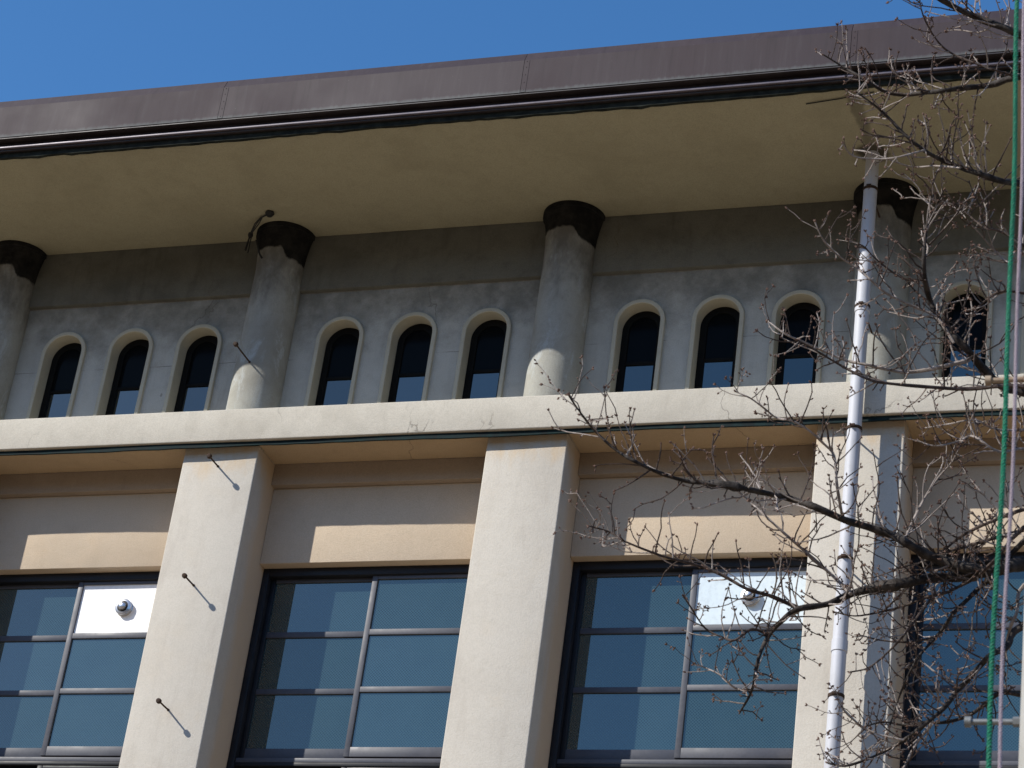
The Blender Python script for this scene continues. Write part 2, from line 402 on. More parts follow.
# upper wall with arched openings, frieze
AW, AI, ZA = .2615, .2165, 1.776
RH = .24; ZSP = ZA-AW                                     # hole radius in the wall, springing height
wm = MB(); NA = 20
for k in KS[:-1]:
    wm.add([(k*P-.4, YW, Zs(ZT)), (k*P+.4, YW, Zs(ZT)), (k*P+.4, YW, Zs(ZG)), (k*P-.4, YW, Zs(ZG))], [(0,1,2,3)])
    for j in (1, 2, 3):
        xc = k*P+j*P/4; xa, xb = xc-.4, xc+.4
        wm.add([(xa, YW, Zs(ZT)), (xc-RH, YW, Zs(ZT)), (xc-RH, YW, Zs(ZSP)), (xa, YW, Zs(ZSP))], [(0,1,2,3)])
        wm.add([(xc+RH, YW, Zs(ZT)), (xb, YW, Zs(ZT)), (xb, YW, Zs(ZSP)), (xc+RH, YW, Zs(ZSP))], [(0,1,2,3)])
        arc = [(xc-RH*math.cos(PI*i/NA), ZSP+RH*math.sin(PI*i/NA)) for i in range(NA+1)]
        tops = [xa+(xb-xa)*i/NA for i in range(NA+1)]
        vv = []; ff = []
        for i in range(NA+1): vv += [(arc[i][0], YW, Zs(arc[i][1])), (tops[i], YW, Zs(ZG))]
        for i in range(NA): ff.append((2*i, 2*i+2, 2*i+3, 2*i+1))
        wm.add(vv, ff)
        wm.add([(xa, YW, Zs(ZSP)), (xc-RH, YW, Zs(ZSP)), (xa, YW, Zs(ZG))], [(0, 1, 2)])
        wm.add([(xc+RH, YW, Zs(ZSP)), (xb, YW, Zs(ZSP)), (xb, YW, Zs(ZG))], [(0, 1, 2)])
        line = [(xc-RH, ZT)] + arc + [(xc+RH, ZT)]
        vv = []; ff = []
        for a_, z_ in line: vv += [(a_, YW, Zs(z_)), (a_, YW+.3, Zs(z_))]
        for i in range(len(line)-1): ff.append((2*i, 2*i+1, 2*i+3, 2*i+2))
        wm.add(vv, ff)
bm = bmesh.new()
me = bpy.data.meshes.new('upper_wall'); me.from_pydata(wm.v, [], wm.f); bm.from_mesh(me)
bmesh.ops.remove_doubles(bm, verts=bm.verts[:], dist=1e-4); bmesh.ops.recalc_face_normals(bm, faces=bm.faces[:]); bm.to_mesh(me); bm.free()
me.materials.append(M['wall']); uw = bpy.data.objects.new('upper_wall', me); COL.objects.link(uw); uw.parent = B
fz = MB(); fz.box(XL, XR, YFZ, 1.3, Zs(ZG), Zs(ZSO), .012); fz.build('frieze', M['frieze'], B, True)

# columns
RB, RTp = .2705, .2555
def col_prof():
    pr = []
    for i in range(13):
        t_ = i/12; pr.append((RB+(RTp-RB)*t_, Zs(ZT+(2.30-ZT)*t_)))
    pr += [(RTp+.004, Zs(2.40)), (RTp+.012, Zs(2.50)), (RTp+.026, Zs(2.60)), (RTp+.044, Zs(2.68)), (RTp+.052, Zs(2.715)), (RTp+.066, Zs(2.72)), (RTp+.066, Zs(ZSO)-.002)]
    return pr
cm = MB(); cm.lathe(col_prof(), 72, (0, .4706, 0)); colu = cm.build('column', M['column'], B, True, (KS[0]*P, 0, 0))
columns = {KS[0]: colu}
for k in KS[1:]: columns[k] = copy_part(colu, (k*P, 0, 0))

# arched windows
def arch_line(r_, n=24, base=ZT+.004):
    return [(-r_, base)] + [(-r_*math.cos(PI*i/n), ZSP+r_*math.sin(PI*i/n)) for i in range(n+1)] + [(r_, base)]
def arch_ring(mb, ro, ri, y0, y1, bev=.006):
    prof = [(ro, y1), (ro, y0+bev), (ro-bev, y0), (ri+bev, y0), (ri, y0+bev), (ri, y1)]
    lines = [arch_line(a_) for a_, _ in prof]; n = len(lines[0]); q = len(prof)
    vv = []; ff = []
    for i in range(n):
        for j, (a_, y_) in enumerate(prof): vv.append((lines[j][i][0], y_, Zs(lines[j][i][1])))
    for i in range(n-1):
        for j in range(q-1): ff.append((i*q+j, (i+1)*q+j, (i+1)*q+j+1, i*q+j+1))
    ff.append(tuple(range(q))); ff.append(tuple((n-1)*q+j for j in range(q)))
    mb.add(vv, ff)
ax0 = KS[0]*P+P/4
am = MB(); arch_ring(am, AW, AI, .512, .76); aw = am.build('arched_window', M['rim'], B, True, (ax0, 0, 0))
ZM = 1.115
sm = MB(); arch_ring(sm, AI-.001, AI-.072, .672, .73, .004); sm.box(-AI+.071, AI-.071, .676, .728, Zs(ZM), Zs(ZM)+.035, .004)
sm.build('sash', M['sashdark'], aw, True)
gm = MB(); gm.box(-AI+.070, AI-.070, .692, .698, Zs(ZT)+.004, Zs(ZM)+.002); gm.build('pane', M['archglass'], aw)
gm = MB(); ln = [(a_, z_) for a_, z_ in arch_line(AI-.070)]; ln[0] = (ln[0][0], ZM+.034); ln[-1] = (ln[-1][0], ZM+.034)
vv = [(a_, .690, Zs(z_)) for a_, z_ in ln]+[(a_, .697, Zs(z_)) for a_, z_ in ln]; n_ = len(ln)
gm.add(vv, [tuple(range(n_)), tuple(range(n_, 2*n_))[::-1]]+[(i, (i+1) % n_, n_+(i+1) % n_, n_+i) for i in range(n_)])
gm.build('pane', M['archdark'], aw)
for k in KS[:-1]:
    for j in (1, 2, 3):
        if (k, j) != (KS[0], 1): copy_part(aw, (k*P+j*P/4, 0, 0))

# eaves: soffit, trims, fascia, roof
ef = MB(); ef.box(XL-.4, XR+.4, YE, 1.3, Zs(ZSO), Zs(ZSO)+.10, .01); sof = ef.build('soffit', M['soffit'], B, True)
tr = MB(); rr = random.Random(11)                      # ragged felt edge hanging at the soffit's rim
vs = []; fs = []; ns = 320
for i in range(ns+1):
    X = XL-.4+(XR-XL+.8)*i/ns; q = rr.uniform(-1, 1)*.006+.006*math.sin(X*1.3)+(.012 if rr.random() < .05 else 0)
    vs += [(X, YE-.004, Zs(ZSO)-.012-q), (X, YE-.03, Zs(ZSO)-.004-q*.6), (X, YE-.03, Zs(ZSO)+.06), (X, YE-.004, Zs(ZSO)+.06)]
for i in range(ns):
    for k in range(4):
        k2 = (k+1) % 4; fs.append((i*4+k, (i+1)*4+k, (i+1)*4+k2, i*4+k2))
tr.add(vs, fs); tr.build('felt_strip', M['felt'], B, True)
t2 = MB(); t2.box(XL-.4, XR+.4, YE-.070, YE-.031, Zs(ZSO)+.055, Zs(ZSO)+.15, .003)
t2.box(XL-.4, XR+.4, YE-.100, YE-.071, Zs(ZSO)+.074, Zs(ZSO)+.098, .003, 1)
t2.box(XL-.4, XR+.4, YE-.155, YE-.071, Zs(ZSO)+.151, Zs(ZSO)+.165, .0, 0)
t2.build('eave_trim', [M['trim'], M['ridge']], B, True)
YF, ZF, ZFT = YE-.162, ZSO+.167, 3.3246
f_ = MB(); gp = .0025
prof = [(YF+.03, ZF+.02), (YF+.012, ZF-.004), (YF, ZF), (YF, ZFT), (YF+.05, ZFT+.115), (YF+.25, ZFT+.10), (YF+.25, ZF+.02)]
vv = []
for X in (gp, P-gp):
    for y_, z_ in prof: vv.append((X, y_, Zs(z_)))
q = len(prof)
f_.add(vv, [tuple(range(q)), tuple(range(q, 2*q))[::-1]]+[(j, (j+1) % q, q+(j+1) % q, q+j) for j in range(q)])
f_.box(gp, .055, YF-.0025, YF+.001, Zs(ZF)+.004, Zs(ZFT)-.004, 0)          # lapped joint
for zz in (.03, .12, .21, .30, .37):
    f_.lathe([(.006, -.0045), (.005, 0), ], 8, (.028, YF-.001, Zs(ZF)+zz), 'Y')
fas = f_.build('fascia_panel', M['fascia'], B, False, (KS[0]*P, 0, 0))
for k in KS[1:-1]: copy_part(fas, (k*P, 0, 0))
rf = MB(); rf.add([(XL-.4, YF+.2, Zs(ZFT)+.06), (XR+.4, YF+.2, Zs(ZFT)+.06), (XR+.4, 9.6, Zs(3.75)), (XL-.4, 9.6, Zs(3.75)),
                   (XL-.4, YF+.2, Zs(ZF)+.05), (XR+.4, YF+.2, Zs(ZF)+.05), (XR+.4, 9.6, Zs(ZF)+.05), (XL-.4, 9.6, Zs(ZF)+.05)],
        [(0,1,2,3), (4,7,6,5), (0,4,5,1), (1,5,6,2), (2,6,7,3), (3,7,4,0)])
rf.build('roof', M['roofing'], B)

# big windows
def window(zoff, panel=None, proto=None):
    fm = MB(); y0, y1 = .585, .80; zt, zb = ZPB-.002, -4.948
    J = .072
    fm.box(-HO+.002, -HO+J, y0, y1, Zs(zb), Zs(zt), .004); fm.box(HO-J, HO-.002, y0, y1, Zs(zb), Zs(zt), .004)
    fm.box(-HO+J+.001, HO-J-.001, y0, y1, Zs(zt)-.085, Zs(zt), .004)
    fm.box(-HO+J+.001, HO-J-.001, y0+.02, y1, Zs(-3.12), Zs(-3.085), .003)
    fm.box(-HO+J+.001, HO-J-.001, y0, y1, Zs(zb), Zs(zb)+.08, .004)
    fm.box(-HO+.002, HO-.002, y1+.002, y1+.02, Zs(zb), Zs(zt), 0)
    o = fm.build('window', M['frame'], B, True)
    sm = MB(); sm.box(-HO+J+.001, HO-J-.001, .606, .74, Zs(-3.084), Zs(-3.040), .004); sm.build('sill', M['sash'], o, True)
    gl = (-HO+J, .028); grr = (-.031, HO-J)
    def sash(xa, xb, ya, yb, la, lb, z_top=-1.155, rows=((-1.72, -1.778), (-2.315, -2.370)), zbot=(-2.925, -3.022)):
        s = MB(); s.box(xa+.001, xa+la, ya, yb, Zs(zbot[1]), Zs(z_top), .004, 1 if xa < -1 else 0); s.box(xb-lb, xb-.001, ya, yb, Zs(zbot[1]), Zs(z_top), .004)  # left stile coloured dark in place of the shaded pillar's reflection
        s.box(xa+la+.001, xb-lb-.001, ya+.002, yb-.002, Zs(z_top)-.035, Zs(z_top), .003)
        for a_, b_ in rows: s.box(xa+la+.001, xb-lb-.001, ya+.002, yb-.002, Zs(b_), Zs(a_), .003)
        s.box(xa+la+.001, xb-lb-.001, ya+.002, yb-.002, Zs(zbot[1]), Zs(zbot[0]), .003)
        s.build('sash', [M['sash'] if z_top > -2 else M['frame'], M['frame']], o, True)
        edges = [z_top-.035] + [q for ab in rows for q in ab] + [zbot[0]]
        return [(xa+la, xb-lb, (ya+yb)/2+.004, edges[i+1], edges[i]) for i in range(0, len(edges), 2)]
    cells = sash(gl[0], gl[1], .658, .70, .05, .05) + sash(grr[0], grr[1], .612, .654, .056, .05)
    cells += sash(gl[0], gl[1], .658, .70, .05, .05, -3.125, ((-3.98, -4.03),), (-4.80, -4.865)) + sash(grr[0], grr[1], .612, .654, .056, .05, -3.125, ((-3.98, -4.03),), (-4.80, -4.865))
    for i, (xa, xb, y, za, zb_) in enumerate(cells):
        if panel and i == 3:
            b_ = MB(); b_.box(xa-.002, xb+.002, y-.006, y, Zs(za)-.002, Zs(zb_)+.002); b_.build('panel', M[panel], o)
            vx, vz = .541, -1.452; v_ = MB()
            v_.lathe([(.088, -.004), (.088, .004), (.078, .010), (.078, .034), (.086, .036), (.086, .046), (.060, .058)], 32, (vx, 0, Zs(vz)), 'Y')
            v_.v = [(p[0], y-.006-(p[1]), p[2]) for p in v_.v]
            v_.lathe([(.060, y-.064), (.052, y-.064-.001)], 32, (vx, 0, Zs(vz)), 'Y', True, 1)
            v_.lathe([(.042, y-.064), (.042, y-.082), (.030, y-.092), (.012, y-.096)], 24, (vx, 0, Zs(vz)), 'Y')
            v_.build('vent_cap', [M['chrome'], M['ventdark']], o, True)
        else:
            b_ = MB(); b_.box(xa-.002, xb+.002, y-.003, y+.003, Zs(za)-.002, Zs(zb_)+.002); b_.build('pane', M['glass'], o)
    return o
wp = window(0); wp.location = (bays[0], 0, 0)
w_white = window(0, 'white'); w_pale = window(0, 'bluewhite')
for x in bays[1:]:
    if abs(x+4.8) < .01: w_white.location = (x, 0, 0)
    elif abs(x-1.6) < .01: w_pale.location = (x, 0, 0)
    else: copy_part(wp, (x, 0, 0))
w_white['label'] = 'window with a bright white board and round vent in its top pane'
w_pale['label'] = 'window with a pale bluish board and round vent behind the branches'
# one more storey of plain windows below the frame
def low_window():
    fm = MB(); y0, y1 = .585, .8; zt, zb = -6.302, -10.398
    fm.box(-HO+.002, -HO+.07, y0, y1, Zs(zb), Zs(zt), .004); fm.box(HO-.07, HO-.002, y0, y1, Zs(zb), Zs(zt), .004)
    for z in (zt-.09, -8.0, zb): fm.box(-HO+.071, HO-.071, y0, y1, Zs(z), Zs(z)+.088, .004)
    fm.box(-.03, .03, .6, .7, Zs(zb)+.09, Zs(-8.0)-.002, .004); fm.box(-.03, .03, .6, .7, Zs(-8.0)+.09, Zs(zt)-.092, .004)
    o = fm.build('window', M['frame'], B, True, (bays[0], 0, 0))
    for a_, b_ in ((-HO+.07, -.03), (.03, HO-.07)):
        for c_, d_ in ((zb+.088, -8.0), (-7.912, zt-.09)):
            q = MB(); q.box(a_, b_, .64, .646, Zs(c_), Zs(d_)); q.build('pane', M['glass'], o)
    return o
lw_ = low_window()
for x in bays[1:]: copy_part(lw_, (x, 0, 0))

# iron pegs left in pillar and column, and the downpipe with its clamps on the next ones
PEG_Z = [-.2198, -1.5168, -2.8057, -4.1, -5.4, -6.7, -8.0]
CLAMP_Z = [Zs(z) for z in PEG_Z]
def peg(parent, x, y, z, L=.214, tail=.03):
    mb = MB(); n = (x, y+tail, z)
    mb.tube([(x, y+tail, z), (x, y-L*.5, z-.001), (x, y-L+.02, z+.001)], [.0085, .0085, .008], 8)
    mb.lathe([(.010, -L-.022), (.021, -L-.019), (.026, -L-.004), (.025, -L+.014), (.012, -L+.024)], 12, (x, y, z), 'Y')
    mb.lathe([(.013, -.006), (.013, .02)], 10, (x, y, z), 'Y')
    return mb.build('peg', M['iron'], parent, True)
pk = pillars[-1]
for z in PEG_Z: peg(pk, -.005, 0, Zs(z))
peg(columns[-1], .0, .205, Zs(1.09), .36)
XP, YPp, RP = 3.1979, -.249, .064
CLAMP_Z2 = [Zs(z) for z in (2.36, 1.06)] + [Zs(z) for z in PEG_Z]
CLAMP_Z = CLAMP_Z2
M['pipe'] = pipe_mat()
dp = MB(); dp.lathe([(RP, .05), (RP, Zs(ZSO)+.02)], 28, (XP, YPp, 0))
for z in (1.0, -2.4, -5.2): dp.lathe([(RP, Zs(z)), (RP+.007, Zs(z)+.004), (RP+.007, Zs(z)+.11), (RP, Zs(z)+.114)], 28, (XP, YPp, 0), caps=False)
dpo = dp.build('downpipe', M['pipe'], B, True); dpo['label'] = 'white painted downpipe running from soffit down in front of the pillar'
for z in CLAMP_Z2:
    c_ = MB(); c_.lathe([(RP+.002, z-.014), (RP+.008, z-.014), (RP+.008, z+.014), (RP+.002, z+.014)], 28, (XP, YPp, 0), caps=False)
    yb = .03 if z < Z0 else .24
    c_.tube([(XP, YPp+RP, z), (XP, yb, z)], .009, 8)
    c_.box(XP-.022, XP+.022, YPp-RP-.03, YPp-RP-.002, z-.013, z+.013, .003)
    c_.build('clamp', M['iron'], dpo, True)

# loose cable at the column head and an old wire under the soffit
cb = MB(); zc = Zs(ZSO)
def px_plane(px, py, Y=None, Z=None):
    v = FW*F_PX + RT*(px-512) - UP*(py-384)
    t_ = (Y-CAM.y)/v.y if Y is not None else (Z-CAM.z)/v.z
    return CAM+v*t_
h = px_plane(270, 212, Z=zc)
cb.lathe([(.045, -.006), (.05, -.02), (.03, -.05)], 12, (h.x, h.y, h.z))
a0 = Vector((-P-.285, .20, zc-.12))
for dx, sag in ((0, .06), (.03, .02), (-.01, .09)):
    mid = (Vector(h)+a0)/2+Vector((-sag*.7, 0, .0))
    cb.tube([h+Vector((dx*.3, 0, -.02)), h.lerp(mid, .5)+Vector((-.02-dx*.2, 0, .01)), mid, a0.lerp(mid, .4)+Vector((-.01, 0, -.02)), a0+Vector((dx*.5, 0, 0)), a0+Vector((-.02+dx, 0, -.2-dx))], .006, 6)
cb.lathe([(.02, -.03), (.028, -.01), (.024, .02)], 10, tuple(a0))
cb.tube([Vector((-P-.20, .19, zc-.2)), Vector((-P-.13, .20, zc-.38)), Vector((-P-.10, .205, zc-.42))], .011, 6)
cb.build('cable', M['cable'], B, True)
wa, wb = px_plane(806, 104, Z=zc-.012), px_plane(874, 92, Z=zc-.012)
wr = MB(); wr.tube([wa, wa.lerp(wb, .5)+Vector((0, .01, 0)), wb], .006, 6); wr.build('wire', M['cable'], B, True)

# ------------------------------------------------------------------ utility pole and ropes (foreground, right)
def px_depth(px, py, D):
    return CAM + FW*D + RT*((px-512)/F_PX*D) - UP*((py-384)/F_PX*D)
YPO = -14.7
e1 = px_plane(1022.0, 690, Y=YPO)
PR = .15; pc = Vector((e1.x+PR*1.0, YPO+.02, 0))
pole = empty('utility_pole', (pc.x, pc.y, 0), 'grey concrete utility pole with metal step bolts at the right edge', 'utility pole')
pb = MB(); pb.lathe([(PR+.03, 0), (PR+.005, 3.5), (PR-.03, 9.6)], 40); pb.build('shaft', M['concrete'], pole, True)
def bolt(px, py, mat, sgn=-1, z=None):
    if z is None: z = px_plane(px, py, Y=pc.y).z; tip = px_plane(px, py, Y=pc.y).x-pc.x
    else: tip = sgn*.31
    s = 1 if tip > 0 else -1; b_ = MB()
    b_.tube([(s*.08, 0, z), (tip-s*.012, 0, z)], .0068, 14)
    b_.tube([(tip-s*.014, 0, z), (tip, 0, z)], .0125, 14)
    b_.tube([(s*(PR-.02), 0, z), (s*(PR+.02), 0, z)], .0115, 6)
    b_.build('step_bolt', M[mat], pole, True); return z
z1 = bolt(985.5, 381, 'boltrust'); z2 = bolt(965, 722, 'boltsteel'); st = abs(z1-z2)
for i in range(-2, 5):
    z = z2+st/2+i*st
    if 1.5 < z < 9.4: bolt(0, 0, 'boltsteel', 1, z)
for z in (z2-st,):
    if 1.5 < z < 9.4: bolt(0, 0, 'boltsteel', -1, z)
YR = -15.05
def rope(name, label, pa, pb_, rad, mat, turn, ztop):
    A = px_plane(*pa, Y=YR); Bq = px_plane(*pb_, Y=YR); d = (A-Bq); d /= d.z
    top = Bq+d*(ztop-Bq.z); bot = Bq+d*(.35-Bq.z); L = (top-bot).length; mb = MB()
    n = int(L/turn*8); rs = rad*.47; ro = rad*.62
    for s in range(3):
        pts = []
        for i in range(n+1):
            c_ = bot.lerp(top, i/n); an = 2*PI*(i/8+s/3)
            wob = .004*math.sin(c_.z*3.1)+.002*math.sin(c_.z*7.7+1)
            pts.append((c_.x+ro*math.cos(an)+wob, c_.y+ro*math.sin(an), c_.z))
        mb.tube(pts, rs, 6)
    o = mb.build(name, mat, None, True); o['label'] = label; o['category'] = 'rope'; return top
def rope_mat(name, a, b_):
    t = NT(name); f = t.noise(t.co((1, 1, 3)), 240, 3); bg_ = t.noise(t.co(), 6, 4)
    t.bsdf(t.mix(t.ramp(bg_, .35, .7, 0, .5), t.mix(t.ramp(f, .35, .65), a, b_), b_), .6, f, .4, .002, 0, .3); return t.m
ZTOP = 8.6
ta = rope('green_rope', 'thicker green twisted rope hanging left of the pale rope', (1019.5, 0), (990.5, 768), .0056, rope_mat('green_rope_fibre', (.012, .25, .14), (.004, .10, .055)), .024, ZTOP)
tb = rope('pale_rope', 'thinner pale pink-grey twisted rope hanging beside the green rope', (1026.5, 0), (1001.5, 768), .0042, rope_mat('pale_rope_fibre', (.42, .36, .41), (.27, .225, .26)), .018, ZTOP)
ar = MB(); lx = min(ta.x, tb.x)-pc.x-.05
ar.box(lx, .1, YR-pc.y-.025, YR-pc.y+.025, ZTOP-.01, ZTOP+.04, .004); ar.box(-.03, .03, YR-pc.y-.02, 0, ZTOP-.012, ZTOP+.038, .004)
ar.build('rope_arm', M['boltsteel'], pole, True)

# ------------------------------------------------------------------ bare budding tree (between pole and building)
def bark(name, a, b_, scale):
    t = NT(name); v = t.co((1, 1, 1)); n1 = t.noise(v, scale, 6, .65); n2 = t.noise(v, scale*5, 4)
    c = t.mix(t.ramp(n1, .4, .68), a, b_); c = t.mix(t.ramp(n2, .55, .75, 0, .5), c, tuple(x*1.6 for x in b_))
    t.bsdf(c, .85, t.math('ADD', n1, n2), .5, .006, 0, .2); return t.m
M['bark'] = bark('limb_bark', (.022, .018, .016), (.065, .056, .05), 22)
M['twig'] = bark('twig_bark', (.21, .18, .16), (.36, .315, .29), 30)
M['darktwig'] = bark('dark_twig_bark', (.045, .033, .028), (.10, .076, .066), 30)
M['bud'] = bark('bud_scales', (.11, .068, .052), (.20, .13, .105), 60)
rg = random.Random(21)
DT = 10.0
trunk_px = (1290, 900)
tree_base = px_depth(1300, 700, DT+.2)
T = empty('bare_tree', (tree_base.x, tree_base.y, 0), 'bare budding tree whose branches reach in from the right', 'tree')
TO = Vector((tree_base.x, tree_base.y, 0))
def loc(p): return p-TO
def spline(pts, per=4):
    out = []
    n = len(pts)
    for i in range(n-1):
        p0 = pts[max(i-1, 0)]; p1 = pts[i]; p2 = pts[i+1]; p3 = pts[min(i+2, n-1)]
        for k in range(per):
            t = k/per
            out.append(.5*((2*p1)+(p2-p0)*t+(2*p0-5*p1+4*p2-p3)*t*t+(3*p1-p0-3*p2+p3)*t**3))
    out.append(pts[-1]); return out
def bud(mb, p, d, s):
    d = d.normalized(); a = d.orthogonal().normalized(); b_ = d.cross(a)
    vs = [p]; 
    for h_, r_ in ((.3, .30), (.62, .27)):
        for k in range(5):
            an = 2*PI*k/5; vs.append(p+d*s*h_+(a*math.cos(an)+b_*math.sin(an))*s*r_)
    vs.append(p+d*s*1.15)
    fs = [(0, 1+(k+1) % 5, 1+k) for k in range(5)]+[(1+k, 1+(k+1) % 5, 6+(k+1) % 5, 6+k) for k in range(5)]+[(6+k, 6+(k+1) % 5, 11) for k in range(5)]
    mb.add(vs, fs)
def twig(mb, bb, p, d, L, r0, depth, upb=.35):
    n = max(4, int(L/.035)); pts = [p]; rs = [r0]; step = L/n; d = d.normalized(); q = p.copy()
    for i in range(n):
        d = (d+Vector((rg.gauss(0, .15), rg.gauss(0, .15), rg.gauss(0, .15)))+Vector((0, 0, upb*.2))).normalized()
        q = q+d*step; pts.append(q.copy()); rs.append(r0*(1-.4*(i+1)/n))
        if rg.random() < .55 and i > 0:                 # spur with a bud or two
            sd_ = (d.orthogonal()*1.0); ax = Matrix.Rotation(rg.uniform(0, 2*PI), 3, d); sd_ = (ax @ sd_ + d*.7).normalized()
            e = q+sd_*rg.uniform(.004, .016); mb.tube([q, e], [r0*.7, r0*.6], 4, False)
            for _ in range(rg.choice((1, 1, 2))): bud(bb, e, sd_+Vector((rg.gauss(0, .4), rg.gauss(0, .4), rg.gauss(0, .4))), rg.uniform(.008, .013))
        if depth > 0 and i > 1 and rg.random() < .17:
            ax = Matrix.Rotation(rg.uniform(0, 2*PI), 3, d); sd_ = (ax @ d.orthogonal()*.8+d*.7+Vector((0, 0, .25))).normalized()
            twig(mb, bb, q, sd_, L*rg.uniform(.3, .6), r0*.75, depth-1, upb)
    mb.tube(pts, rs, 5)
    for _ in range(3): bud(bb, q, d+Vector((rg.gauss(0, .45), rg.gauss(0, .45), rg.gauss(0, .45))), rg.uniform(.009, .014))
BRS = []
def branch(pxs, r0, r1, d0=0., d1=0., ntw=10, tl=(.12, .36), dep=1, upb=.35, thick=None, t0=.0):
    """traced limb: image points from its root to its tip; d0,d1 metres in front of (-) or behind (+) the tree's middle"""
    n = len(pxs)
    ctrl = []
    for i, (a_, b_) in enumerate(pxs):
        s = i/(n-1); ctrl.append(px_depth(a_, b_, DT+d0+(d1-d0)*s+.06*math.sin(i*1.7+len(BRS))))
    pts = spline([loc(p) for p in ctrl], 4); N = len(pts)
    rad = [max(r1, r0+(r1-r0)*(i/(N-1))**.8)*(1+.10*math.sin(i*1.3+len(BRS))+rg.uniform(-.05, .05)) for i in range(N)]
    mb = MB(); bb = MB(); th = (r0 > .011) if thick is None else thick
    mb.tube(pts, rad, 10 if th else 7)
    tw = mb; tmi = 0 if not th else 1
    seg = [(pts[i+1]-pts[i]).length for i in range(N-1)]; tot = sum(seg)
    ntw = int(ntw*1.85)
    for k in range(ntw):
        s = t0+(1-t0)*(k+rg.uniform(.1, .9))/ntw; i = min(N-2, int(s*(N-1))); p = pts[i].lerp(pts[i+1], rg.random())
        ax = (pts[i+1]-pts[i]).normalized()
        o_ = Matrix.Rotation(rg.uniform(0, 2*PI), 3, ax) @ ax.orthogonal().normalized()
        o_ = (o_+Vector((0, 0, .55 if upb < .5 else -.15))+ax*rg.uniform(.2, .8)).normalized()
        L = rg.uniform(*tl)*(1-.35*s)
        i0 = len(mb.mi); twig(tw, bb, p, o_, L, min(rad[i]*.7, rg.uniform(.0029, .0042)), dep, upb); mb.mi[i0:] = [1 if rg.random() < .45 else 2]*(len(mb.mi)-i0)
    for k in range(int(tot/.09)):                        # spurs straight on the limb
        i = rg.randrange(N-1); p = pts[i]; ax = (pts[i+1]-pts[i]).normalized()
        o_ = (Matrix.Rotation(rg.uniform(0, 2*PI), 3, ax) @ ax.orthogonal().normalized()+ax*.3).normalized()
        e = p+o_*(rad[i]+rg.uniform(.01, .03)); tw.tube([p, e], .0026, 4, False)
        for _ in range(2): bud(bb, e, o_+Vector((rg.gauss(0, .4), rg.gauss(0, .4), rg.gauss(0, .4))), rg.uniform(.008, .013))
    if r1 < .006:
        for _ in range(3): bud(bb, pts[-1], (pts[-1]-pts[-2]).normalized()+Vector((rg.gauss(0, .4), rg.gauss(0, .4), rg.gauss(0, .4))), .012)
    o = mb.build('branch', [M['bark'] if th else (M['twig'] if rg.random() < .5 else M['darktwig']), M['twig'], M['darktwig']], T, True)
    bb.build('buds', M['bud'], o, True)['kind'] = 'stuff'
    BRS.append(o); return pts
# trunk and the big limbs outside the frame
tp = [tree_base*1.0]; tp[0] = Vector((TO.x, TO.y, -.1))
top = px_depth(1300, 610, DT+.2)
trk = MB(); ct = [Vector((0, 0, -.1)), Vector((.03, .02, .8)), Vector((-.05, .03, 2.2)), Vector((.04, -.02, 3.6)), loc(px_depth(1290, 640, DT+.1)), loc(px_depth(1300, 300, DT+.1)), loc(px_depth(1330, -100, DT+.2)), loc(px_depth(1320, -420, DT))]
cp = spline(ct, 6); trk.tube(cp, [max(.03, .17*(1-.8*i/(len(cp)-1))) for i in range(len(cp))], 18); trk.build('trunk', M['bark'], T, True)

# limbs traced from root to tip
branch([(1295,250),(1180,130),(1090,70),(1014,32),(980,19),(942,0),(900,-30),(850,-70)], .026, .006, .1, -.2, 26, (.15, .4), 1, t0=.2)
branch([(1300,200),(1160,110),(1060,76),(1014,78),(991,85),(962,88),(941,91),(923,93),(900,95),(881,90),(863,78),(845,68),(824,55)], .019, .003, .1, .2, 22, (.10, .28), 1, t0=.3)
branch([(1030,78),(1011,75),(980,65),(951,53),(936,39),(923,15),(919,-6)], .006, .0028, .12, .0, 12, (.10, .26), 1)
branch([(1300,330),(1180,250),(1090,200),(1022,184),(1001,181),(980,174),(962,168),(944,161),(925,151),(905,135),(886,115),(873,104),(856,92)], .020, .003, .1, -.15, 26, (.10, .30), 1, t0=.3)
branch([(925,150),(899,157),(876,159),(853,156),(842,143)], .0045, .0028, -.1, -.3, 5, (.05, .12), 0)
branch([(960,168),(935,166),(912,167),(890,160),(868,152),(853,150)], .0042, .0026, -.1, .1, 5, (.05, .14), 0)
branch([(905,136),(888,137),(873,135),(862,130)], .0036, .0024, -.1, 0, 2, (.04, .1), 0)
branch([(1300,470),(1170,430),(1090,405),(1024,392),(1000,384),(985,371),(965,347),(941,323),(931,303),(925,280),(924,254),(927,226),(936,207),(944,190)], .030, .003, .05, .15, 26, (.12, .34), 1, t0=.3)
branch([(928,246),(945,228),(967,201)], .0045, .0028, .13, .2, 4, (.08, .2), 1)
branch([(972,357),(965,361),(935,368),(911,372),(895,371),(868,365),(848,361),(828,353),(801,341),(785,334),(768,321)], .011, .0028, .1, -.2, 16, (.10, .28), 1)
branch([(1080,398),(1018,386),(968,389),(928,387),(885,383),(865,378),(840,365),(815,350),(797,340)], .011, .0028, -.1, -.3, 16, (.10, .28), 1)
branch([(954,343),(936,317),(912,306),(886,293),(871,280),(855,267),(840,257),(824,241),(815,222)], .0065, .0028, .1, -.1, 14, (.08, .24), 1)
branch([(926,280),(902,278),(876,259),(863,246),(848,240)], .0045, .0026, .12, 0, 6, (.06, .18), 1)
branch([(1110,300),(1060,270),(1004,233),(985,228),(965,212),(955,204)], .008, .0028, .0, .15, 12, (.10, .28), 1)
branch([(1110,320),(1050,300),(1006,291),(985,301),(970,317),(954,332)], .008, .0028, .2, .0, 12, (.10, .30), 1)
